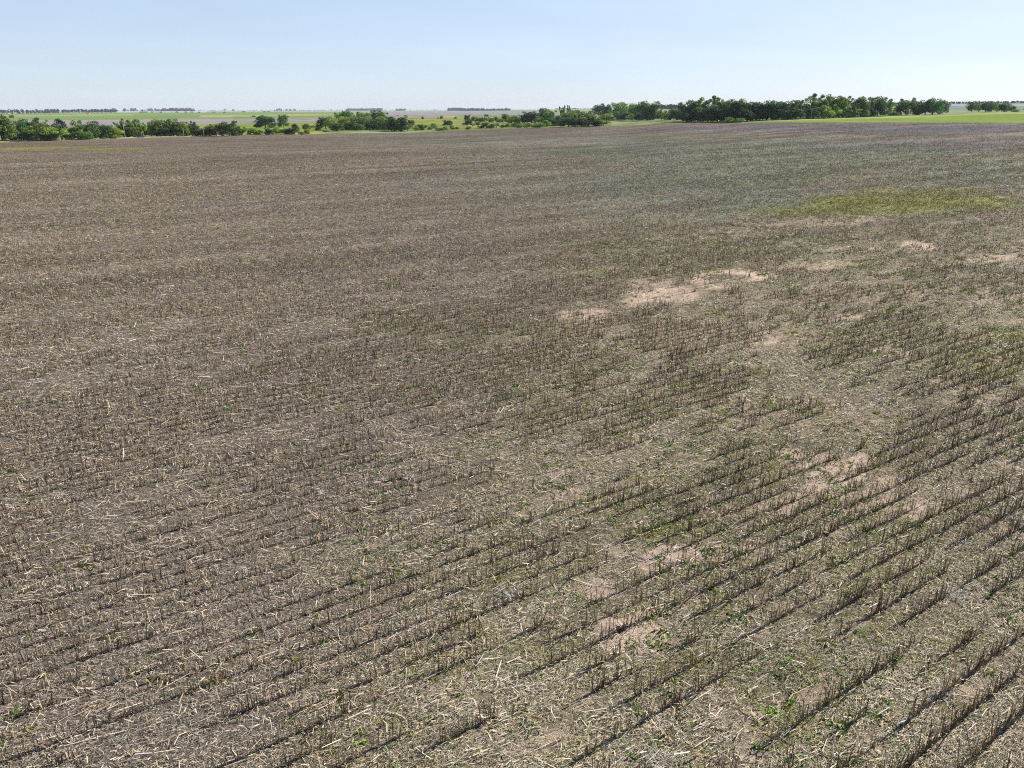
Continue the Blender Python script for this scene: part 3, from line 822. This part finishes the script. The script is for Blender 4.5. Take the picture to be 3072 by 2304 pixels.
def plant_tree(px, top, base, width, kind, label, group, k, dim=1.0):
    x, y, z, dep = ground_at(px, base)
    hpx = base - top
    Hm = hpx / FPX * dep * 1.03; Wm = width / FPX * dep
    style = STY[kind][k % len(STY[kind])]
    nvar = {'round': 5, 'airy': 4, 'cone': 2, 'shrub': 4, 'flat': 3}[style]
    pr = proto(style, k % nvar)
    nm = "shrub" if kind == 'S' else ("evergreen_tree" if kind == 'J' else "tree")
    root = empty(nm, (x, y, z - .05), rng.random() * 6.283); tag(root, label, "shrub" if kind == 'S' else "tree", group)
    c0, t0, used = pr
    if used: c = c0.copy(); t = t0.copy(); COL.objects.link(c); COL.objects.link(t)
    else: c, t = c0, t0; pr[2] = True
    sx = Wm * (1.34 + .06 * rng.standard_normal())
    for o_ in (c, t):
        o_.parent = root; o_.scale = (sx, sx, Hm)
    t.scale = (max(sx, Hm * .5), max(sx, Hm * .5), Hm)
    lc = lin(LEAFCOL[kind]) * 1.75
    c.color = (float(lc[0]), float(lc[1]), float(lc[2]), 1)
    return root

G = {}   # place, group -> (px, top, base, width, kind)
G["the left hedgerow", "trees in the roadside hedgerow"] = [
 (-45,352,427,60,'B'),(8,350,424,55,'B'),(36,366,423,36,'B'),(50,376,421,35,'L'),(68,367,421,24,'D'),(96,358,419,46,'D'),(122,372,423,62,'L'),(141,364,419,22,'D'),(160,376,419,24,'D'),
 (188,361,418,40,'J'),(186,386,421,46,'L'),(214,386,419,30,'B'),(236,365,418,32,'A'),(258,384,418,30,'L'),(275,367,417,44,'D'),(300,377,416,32,'B'),(320,377,416,28,'D'),(345,384,415,36,'L'),
 (363,366,411,24,'A'),(384,360,412,26,'A'),(372,384,412,30,'D'),(404,361,411,26,'A'),(400,382,412,34,'B'),(421,362,410,26,'A'),(438,369,411,32,'L'),(472,361,410,38,'B'),(455,374,410,32,'L'),(496,364,409,32,'B'),
 (522,360,409,40,'B'),(546,368,409,32,'L'),(568,366,408,26,'A'),(588,369,408,22,'J'),(578,380,408,34,'B'),(602,385,408,26,'L'),(628,379,408,32,'D'),(649,373,408,32,'L'),(688,366,408,38,'D'),(711,379,407,26,'L'),(727,380,407,24,'L'),(88,392,422,34,'D'),(255,394,419,30,'S'),(150,396,422,34,'D'),(490,384,410,40,'D'),(535,386,409,40,'D')]
G["the left pasture", "trees standing in the left pasture"] = [
 (797,349,384,43,'D'),(851,346,382,25,'B'),(822,357,368,7,'A'),(808,385,405,24,'D'),(829,384,404,24,'L'),(851,387,402,34,'S'),(885,374,403,32,'J'),(868,386,403,22,'D'),
 (920,372,388,20,'B'),(940,376,385,14,'S'),(922,388,402,15,'L'),(955,377,392,13,'D'),(977,389,397,16,'S'),(905,395,404,16,'S'),(782,390,404,20,'S'),(760,385,404,26,'L')]
G["the clump left of centre", "trees in the clump left of centre"] = [
 (978,353,387,42,'D'),(1000,354,391,36,'L'),(1012,370,394,32,'D'),(1040,335,378,38,'B'),(1065,339,378,32,'A'),(1086,352,388,52,'B'),(1055,366,390,42,'D'),(1120,334,378,36,'D'),(1145,338,378,28,'B'),(1110,360,389,48,'D'),
 (1146,352,388,42,'B'),(1030,352,389,34,'L'),(1076,372,391,30,'B'),(1135,366,390,36,'D'),(1165,352,392,38,'B'),(1183,354,394,34,'D'),(1202,350,395,42,'D'),(1222,372,394,24,'L'),(1235,361,378,17,'D'),(1245,379,393,20,'L'),(1258,374,391,22,'D'),(1020,340,372,30,'L'),(1095,340,380,32,'B')]
G["the middle pasture", "scattered shrubs and trees in the middle pasture"] = [
 (1303,371,385,15,'S'),(1343,361,377,22,'D'),(1356,377,389,15,'S'),(1337,379,391,15,'L'),(1268,349,358,6,'D'),(1324,348,357,8,'B'),(1366,350,357,6,'D'),(1314,352,356,5,'S'),(1270,375,385,20,'S'),(1290,380,390,16,'S'),(1318,384,392,18,'S'),
 (1402,345,362,15,'D'),(1405,358,376,17,'D'),(1420,350,364,13,'B'),(1434,352,366,17,'B'),(1447,353,366,13,'D'),(1460,352,368,15,'L'),(1475,354,368,13,'B'),(1487,351,363,11,'D'),(1500,354,368,17,'L'),(1459,343,350,9,'D'),
 (1515,343,366,14,'D'),(1455,368,385,21,'D'),(1473,371,385,20,'B'),(1490,370,383,17,'L'),(1433,366,376,13,'B'),(1420,370,378,11,'S'),(1405,380,389,13,'S'),(1370,381,388,16,'S'),(1392,368,376,9,'S'),(1440,377,385,16,'S'),(1510,374,384,18,'S')]
G["the thicket right of centre", "trees in the thicket right of the middle"] = [
 (1535,346,370,28,'L'),(1552,349,370,16,'B'),(1595,337,369,52,'D'),(1573,345,369,26,'B'),(1627,327,368,24,'D'),(1646,334,375,36,'B'),(1620,350,374,28,'L'),(1613,369,384,32,'S'),(1555,369,384,26,'S'),(1580,370,383,22,'S'),(1530,371,384,22,'S'),
 (1670,345,377,32,'B'),(1687,320,370,16,'A'),(1708,333,374,38,'B'),(1705,352,380,48,'D'),(1706,318,350,12,'A'),(1728,333,370,24,'D'),(1657,356,378,36,'D'),(1757,335,372,32,'B'),(1745,346,379,42,'L'),(1782,344,378,42,'L'),(1765,355,379,52,'D'),(1810,362,377,32,'L'),(1725,356,379,30,'B'),(1640,362,381,22,'S')]
G["the row left of the grove", "trees in the line left of the grove"] = [
 (1800,317,348,38,'D'),(1818,314,356,24,'B'),(1855,311,359,42,'B'),(1884,311,356,38,'L'),(1838,334,361,40,'B'),(1872,338,361,42,'D'),(1897,344,361,30,'L'),(1918,342,361,26,'D'),(1928,308,360,42,'B'),(1957,309,360,36,'B'),(1942,334,361,40,'D'),
 (1984,330,361,24,'B'),(2004,332,361,24,'L'),(2021,326,362,26,'D'),(1905,322,358,34,'B'),(1820,342,362,34,'L'),(2000,345,361,20,'S')]
G["the tall right grove", "trees in the tall grove at the right"] = [
 (2050,312,363,38,'D'),(2076,305,364,38,'D'),(2106,298,364,46,'A'),(2134,294,364,42,'A'),(2160,307,364,36,'D'),(2182,303,364,36,'B'),(2206,304,364,36,'D'),(2231,302,363,36,'B'),(2256,309,362,32,'D'),(2276,311,361,32,'D'),(2301,306,360,36,'D'),(2326,307,359,36,'D'),
 (2062,332,366,40,'D'),(2092,324,365,38,'B'),(2122,318,366,46,'D'),(2152,326,366,40,'D'),(2196,328,365,44,'D'),(2240,326,364,42,'D'),(2286,320,360,30,'L'),(2317,320,358,32,'B'),(2188,352,368,20,'S'),(2218,355,368,22,'S'),(2204,358,368,20,'S'),
 (2346,308,358,36,'D'),(2371,305,357,34,'D'),(2400,300,356,34,'A'),(2430,293,355,38,'A'),(2457,287,354,44,'A'),(2489,294,353,38,'B'),(2516,293,353,42,'B'),(2546,296,352,36,'D'),(2575,295,351,38,'B'),(2601,300,350,34,'D'),(2631,294,349,42,'D'),(2655,296,348,36,'A'),
 (2385,326,358,40,'D'),(2430,320,356,40,'D'),(2470,314,355,42,'L'),(2500,322,354,30,'L'),(2526,322,353,34,'D'),(2551,328,352,36,'L'),(2581,323,351,36,'B'),(2612,328,350,32,'D'),(2350,330,359,40,'D'),(2675,334,347,14,'S'),(2664,325,348,22,'L')]
G["the clumps beyond the grove", "trees in the two clumps right of the grove"] = [
 (2700,305,346,36,'D'),(2721,297,345,34,'A'),(2752,303,345,32,'F'),(2775,299,345,32,'F'),(2796,297,345,38,'F'),(2818,299,342,34,'F'),(2748,331,345,18,'D'),(2686,337,347,16,'S')]
G["the farthest right clump", "trees in the far right clump"] = [
 (2915,307,336,30,'F'),(2935,306,335,26,'F'),(2956,306,335,28,'F'),(2973,307,336,24,'F'),(2991,306,335,28,'F'),(3013,309,335,30,'F'),(3036,318,335,16,'F'),(3046,328,336,20,'S')]
kk = 0
for (place, group), lst in G.items():
    cnt = {}; tot = {}
    for t in lst: tot[t[4]] = tot.get(t[4], 0) + 1
    for t in sorted(lst, key=lambda q: q[0]):
        kd = t[4]; i = cnt.get(kd, 0); cnt[kd] = i + 1
        if tot[kd] == 1: lab = f"the only {DESC[kd]} in {place}"
        else: lab = f"{ORD[i]} {DESC[kd]} from the left in {place}"
        if t[0] < 0: cnt[kd] = 0; lab = "round tree just outside the left edge, end of the hedgerow"
        plant_tree(t[0], t[1], t[2], t[3], kd, lab, group, kk); kk += 1

# far-off woods that read as one mass
def treeline(name, pts, hpx, label, gap=0.0, col=(34, 52, 44), step=9.0, seed=1, var=.5):
    rs = np.random.default_rng(seed)
    V = []; C = []
    P = [ground_at(x, y)[:3] for x, y in pts]
    for (p0, p1, (x0, _), (x1, _)) in zip(P[:-1], P[1:], pts[:-1], pts[1:]):
        p0 = np.array(p0); p1 = np.array(p1); L = np.linalg.norm(p1 - p0); n = max(2, int(L / step))
        for i in range(n):
            if rs.random() < gap: continue
            c = p0 + (p1 - p0) * (i + rs.random()) / n; c[1] += rs.normal(0, step); c[2] = height(c[0], c[1])
            dist = math.hypot(c[0], c[1])
            Hm = hpx / FPX * dist * (1 - var + 1.2 * var * rs.random() ** 1.5 + .1); Wm = Hm * rs.uniform(.6, 1.3)
            k = 55
            d = rs.normal(0, 1, (k, 3)); d /= np.linalg.norm(d, axis=1, keepdims=True)
            q = d * np.array([Wm * .5, Wm * .5, Hm * .5]) * (.5 + .5 * rs.random((k, 1))); q[:, 2] += Hm * .5; q += c
            s = Hm * .13
            u = rs.normal(0, 1, (k, 3)); u /= np.linalg.norm(u, axis=1, keepdims=True); v = np.cross(u, d); v /= np.linalg.norm(v, axis=1, keepdims=True) + 1e-6
            V.append(np.stack([q - u * s, q - v * s, q + u * s, q + v * s], 1).reshape(-1, 3))
            C.append(np.repeat(lin(col)[None] * (.7 + .6 * rs.random((k, 1))), 4, axis=0))
    V = np.concatenate(V); C = np.concatenate(C)
    o = mesh_obj(name, V, np.arange(len(V)).reshape(-1, 4), M_farleaf, C); tag(o, label, "woods", kind="stuff")
treeline("distant_woods", [(-300, 340), (0, 339), (120, 338.5), (250, 338), (350, 337.5)], 8.5, "dark bluish tree belt along the horizon at far left", seed=1, step=6, var=.3)
treeline("distant_woods", [(-300, 343.5), (0, 342), (60, 341.5), (180, 339.5)], 4, "thin dark hedge below the tree belt at far left", .2, seed=2, step=7)
treeline("distant_woods", [(330, 334.6), (480, 334.6), (585, 334)], 7.5, "dark tree row on the horizon right of the far left belt", .12, seed=3, step=9, var=.6)
treeline("distant_woods", [(590, 332.5), (740, 332.6), (900, 332.4), (1040, 331.6), (1160, 331.6), (1350, 331)], 2.8, "faint low woods along the horizon in the middle left", .35, seed=4, step=16)
treeline("distant_woods", [(818, 334), (846, 334)], 7, "small dark tree cluster on the horizon above the pasture", .1, seed=5, step=18)
treeline("distant_woods", [(1042, 332.6), (1100, 332.6), (1146, 332.4)], 6.5, "dense dark windbreak on the horizon above the left clump", 0, seed=6, step=6, var=.25)
treeline("distant_woods", [(1345, 332.4), (1390, 332.6), (1450, 332.6), (1530, 332.0)], 7, "long dark windbreak on the horizon near the middle", .06, seed=7, step=7, var=.5)
treeline("distant_woods", [(1190, 333), (1215, 332)], 6, "two or three lone trees on the horizon left of middle", .6, seed=8, step=30)
treeline("distant_woods", [(1665, 327), (1730, 327), (1850, 327)], 2.5, "faint woods on the horizon behind the thicket", .5, seed=9, step=16)
treeline("distant_woods", [(1975, 327), (2010, 327), (2045, 327)], 11, "dark blue woods between the tree line and tall grove", .0, seed=10, step=8, var=.5)
treeline("distant_woods", [(2655, 313.5), (2850, 312), (2950, 311), (3080, 310), (3500, 309)], 6, "long dark blue wooded ridge on the right horizon", .0, seed=11, step=3.5, var=.25)
treeline("distant_woods", [(3030, 333.5), (3072, 333), (3300, 332)], 7, "dark blue hedge right of the farthest clump", 0, seed=12, step=12, var=.5)
# lone bushes strung along the far fence line of the green field
fb = [(421,338),(428,338),(438,338),(458,338),(482,338.5),(531,338),(558,338),(576,338),(598,338.5),(642,338),(673,338.5),(675,332),(700,333),(732,337),(793,337),(806,337),(860,333),(871,333),(885,333),(1188,333),(1193,349),(1218,355)]
fb_names = []
for i, (x_, y_) in enumerate(fb):
    w_ = 5 + (i * 7 % 4)
    plant_tree(x_, y_ - (3.4 if i not in (16,17,18,11,12) else 5.5), y_, w_, 'S', f"tiny far-off bush, {ORD[i]} from the left below the horizon", "tiny bushes beyond the green field", i)

# ---------------------------------------------------------------- utility poles
M_wood = simple_mat("weathered_wood", (0.30, 0.27, 0.23), 0.85, nscale=2)
M_porc = simple_mat("insulator_glaze", (0.45, 0.43, 0.40), 0.3)
def pole(px, top, base, label, arm=True, rz=0.3):
    x, y, z, dep = ground_at(px, base); Hm = (base - top) / FPX * dep * 1.06
    root = empty("utility_pole", (x, y, z), rz); tag(root, label, "pole", "utility poles along the field edge")
    m = MB(); m.tube([(0, 0, -.3), (0, 0, Hm * .5), (0, 0, Hm)], [.19, .16, .12], 10); m.build("pole_shaft", M_wood, root, True)
    if arm:
        m = MB(); m.box(-1.1, 1.1, .12, .24, Hm - .75, Hm - .6); m.build("cross_arm", M_wood, root)
        for q in (-1.0, -.5, .5, 1.0):
            m = MB(); m.tube([(q, .18, Hm - .6), (q, .18, Hm - .48), (q, .18, Hm - .40)], [.03, .05, .03], 8); m.build("insulator", M_porc, root, True)
    return (x, y, z + Hm)
pole(376, 366, 413.5, "tall pale wooden pole left of the dark car", rz=.2)
pole(552, 387, 410, "short leaning pale post right of the dark car, before the hedgerow", False)
pole(612, 386, 409.5, "second pale post right of the dark car, near the hedgerow gap", False)
pole(69, 414, 424.5, "short pale post at the road in the far left", False)
pole(1103, 377, 389, "thin pale post before the clump left of centre", False)
pole(1489, 371, 384.5, "thin post among the shrubs near the middle", False)
w0 = pole(1830, 359, 378.5, "thin pole at the right end of the thicket", True)
w1 = pole(2167, 341, 366, "utility pole before the left part of the tall grove", True)
w2 = pole(2317, 332, 359, "utility pole in the middle of the tall grove", True)
w3 = pole(2432, 328, 357, "thin utility pole right of the middle of the tall grove", True)
w4 = pole(2636, 326, 348, "utility pole at the right end of the tall grove", True)
M_wire = simple_mat("wire_metal", (0.35, 0.35, 0.36), 0.5, 0.5)
for (p, q, lab) in ((w0, w1, "overhead wires between thicket and tall grove"), (w1, w2, "overhead wires before the left part of the grove"),
                    (w2, w3, "overhead wires before the middle of the grove"), (w3, w4, "overhead wires before the right part of the grove")):
    m = MB()
    for off in (-.5, .5):
        pts = [(p[0] + (q[0] - p[0]) * t + off * .4, p[1] + (q[1] - p[1]) * t - .5, p[2] - .4 + (q[2] - p[2]) * t - 4 * .9 * t * (1 - t) + off * .0) for t in [i / 10 for i in range(11)]]
        m.tube(pts, .02, 4)
    tag(m.build("overhead_wires", M_wire), lab, "wires", "overhead wires before the grove")

# ---------------------------------------------------------------- car on the road
def car():
    x, y, z, dep = ground_at(421, 413.0)
    root = empty("parked_car", (x, y, z + .2), math.radians(18)); tag(root, "dark blue car on the dirt road before the hedgerow", "car")
    paint = simple_mat("car_paint", (0.03, 0.04, 0.10), 0.25, .3, .6, 2, .05)
    glass = simple_mat("car_glass", (0.05, 0.06, 0.08), 0.05, 0, .8, 2, .05)
    rub = simple_mat("car_tyre", (0.02, 0.02, 0.02), 0.9); rim = simple_mat("car_rim", (.5, .5, .52), .3, .9)
    lampm = simple_mat("car_lamp", (.8, .8, .78), .1)
    prof = [(-2.3, .35), (-2.35, .62), (-2.2, .86), (-1.5, .95), (1.0, .98), (2.1, .80), (2.35, .60), (2.3, .35)]
    m = MB(); secs = []
    for yy, s in ((-.88, .96), (-.80, 1.0), (.80, 1.0), (.88, .96)):
        secs.append([(px_ * s, yy, .35 + (pz - .35) * (s if abs(yy) > .85 else 1)) for px_, pz in prof])
    m.loft(secs); m.build("body", paint, root)
    m = MB(); m.loft([[(-1.85, yy * 1.0, .955), (-1.25, yy * .86, 1.42), (.25, yy * .86, 1.44), (1.0, yy, .975)] for yy in (-.76, .76)]); m.build("cabin_glass", glass, root)
    m = MB(); m.loft([[(-1.28, yy, 1.425), (-1.1, yy, 1.475), (.1, yy, 1.485), (.28, yy, 1.445)] for yy in (-.64, .64)]); m.build("roof", paint, root)
    for wx in (-1.45, 1.45):
        for wy in (-.80, .80):
            m = MB(); m.tube([(wx, wy - .11, .33), (wx, wy + .11, .33)], .33, 18); w = m.build("wheel", rub, root)
            s_ = 1 if wy > 0 else -1
            m = MB(); m.tube([(wx, wy + s_ * .10, .33), (wx, wy + s_ * .125, .33)], .2, 14); m.build("rim", rim, w)
    for wy in (-.62, .62):
        m = MB(); m.box(2.2, 2.36, wy - .16, wy + .16, .60, .72); m.build("headlight", lampm, root)
car()

# small white farm building far off, and a pale hay bale at the grove end
def barn(px, base, w, h, label, wallc, roofc, group=None):
    x, y, z, dep = ground_at(px, base); Wm = w / FPX * dep; Hm = h / FPX * dep
    root = empty("farm_building", (x, y, z), .2); tag(root, label, "building", group)
    m = MB(); a, d = Wm / 2, Wm * .3
    e = Hm * .6
    m.add([(-a, -d, -.5), (a, -d, -.5), (a, d, -.5), (-a, d, -.5), (-a, -d, e), (a, -d, e), (a, d, e), (-a, d, e), (-a, 0, Hm * .97), (a, 0, Hm * .97)],
          [(0, 1, 5, 4), (2, 3, 7, 6), (1, 2, 6, 9, 5), (3, 0, 4, 8, 7), (4, 5, 9, 8), (6, 7, 8, 9)])
    m.build("wall", simple_mat("painted_siding", wallc, .7), root)
    m = MB(); o_ = .4
    for s_ in (-1, 1):
        m.add([(-a - o_, s_ * (d + o_), e - .2), (a + o_, s_ * (d + o_), e - .2), (a + o_, 0, Hm + .05), (-a - o_, 0, Hm + .05),
               (-a - o_, s_ * (d + o_), e - .05), (a + o_, s_ * (d + o_), e - .05), (a + o_, 0, Hm + .2), (-a - o_, 0, Hm + .2)],
              [(0, 1, 2, 3), (4, 7, 6, 5), (0, 4, 5, 1), (1, 5, 6, 2), (3, 2, 6, 7), (0, 3, 7, 4)])
    m.build("roof", simple_mat("sheet_roof", roofc, .5), root)
    m = MB(); m.box(-a * .25, a * .25, -d - .08, -d - .02, 0, e * .75); m.build("door", simple_mat("barn_door", (.2, .19, .18), .7), root)
barn(1308, 340, 7, 4.0, "tiny white farm building in the far field near the middle", (.8, .8, .8), (.75, .75, .78))
barn(265, 341.5, 8, 3.6, "tiny reddish roofed farmhouse at the far left horizon", (.6, .45, .4), (.35, .12, .1))
def bale(px, base, wpx):
    x, y, z, dep = ground_at(px, base); r_ = wpx / FPX * dep / 2
    m = MB(); nseg = 24; secs = []
    for t, rr in ((-.62, .90), (-.6, .985), (-.3, 1.0), (.3, 1.0), (.6, .985), (.62, .90)):
        secs.append([(rr * r_ * math.cos(q / nseg * 6.283) , t * r_ * 1.4, r_ + rr * r_ * math.sin(q / nseg * 6.283)) for q in range(nseg)])
    m.loft(secs); o = m.build("hay_bale", simple_mat("hay", lin((205, 188, 158)).tolist(), .9, nscale=9), None, True)
    o.location = (x, y, z - .05); o.rotation_euler = (0, 0, .35); tag(o, "pale round hay bale at the foot of the tree right of the grove", "hay bale")
bale(2700, 345.5, 9)

# ---------------------------------------------------------------- air
def haze():
    m, t, out = new_mat("haze_air")
    v = N(t, "ShaderNodeVolumePrincipled"); v.inputs["Color"].default_value = (0.80, 0.88, 1.0, 1)
    v.inputs["Density"].default_value = 0.000045; v.inputs["Anisotropy"].default_value = 0.0
    t.links.new(v.outputs[0], out.inputs["Volume"])
    b = MB(); b.box(-10200, 10200, -10200, 10200, -7, 66)
    o = b.build("haze", m); tag(o, kind="stuff"); o["label"] = "thin pale haze over the far fields"; o["category"] = "haze"
haze()
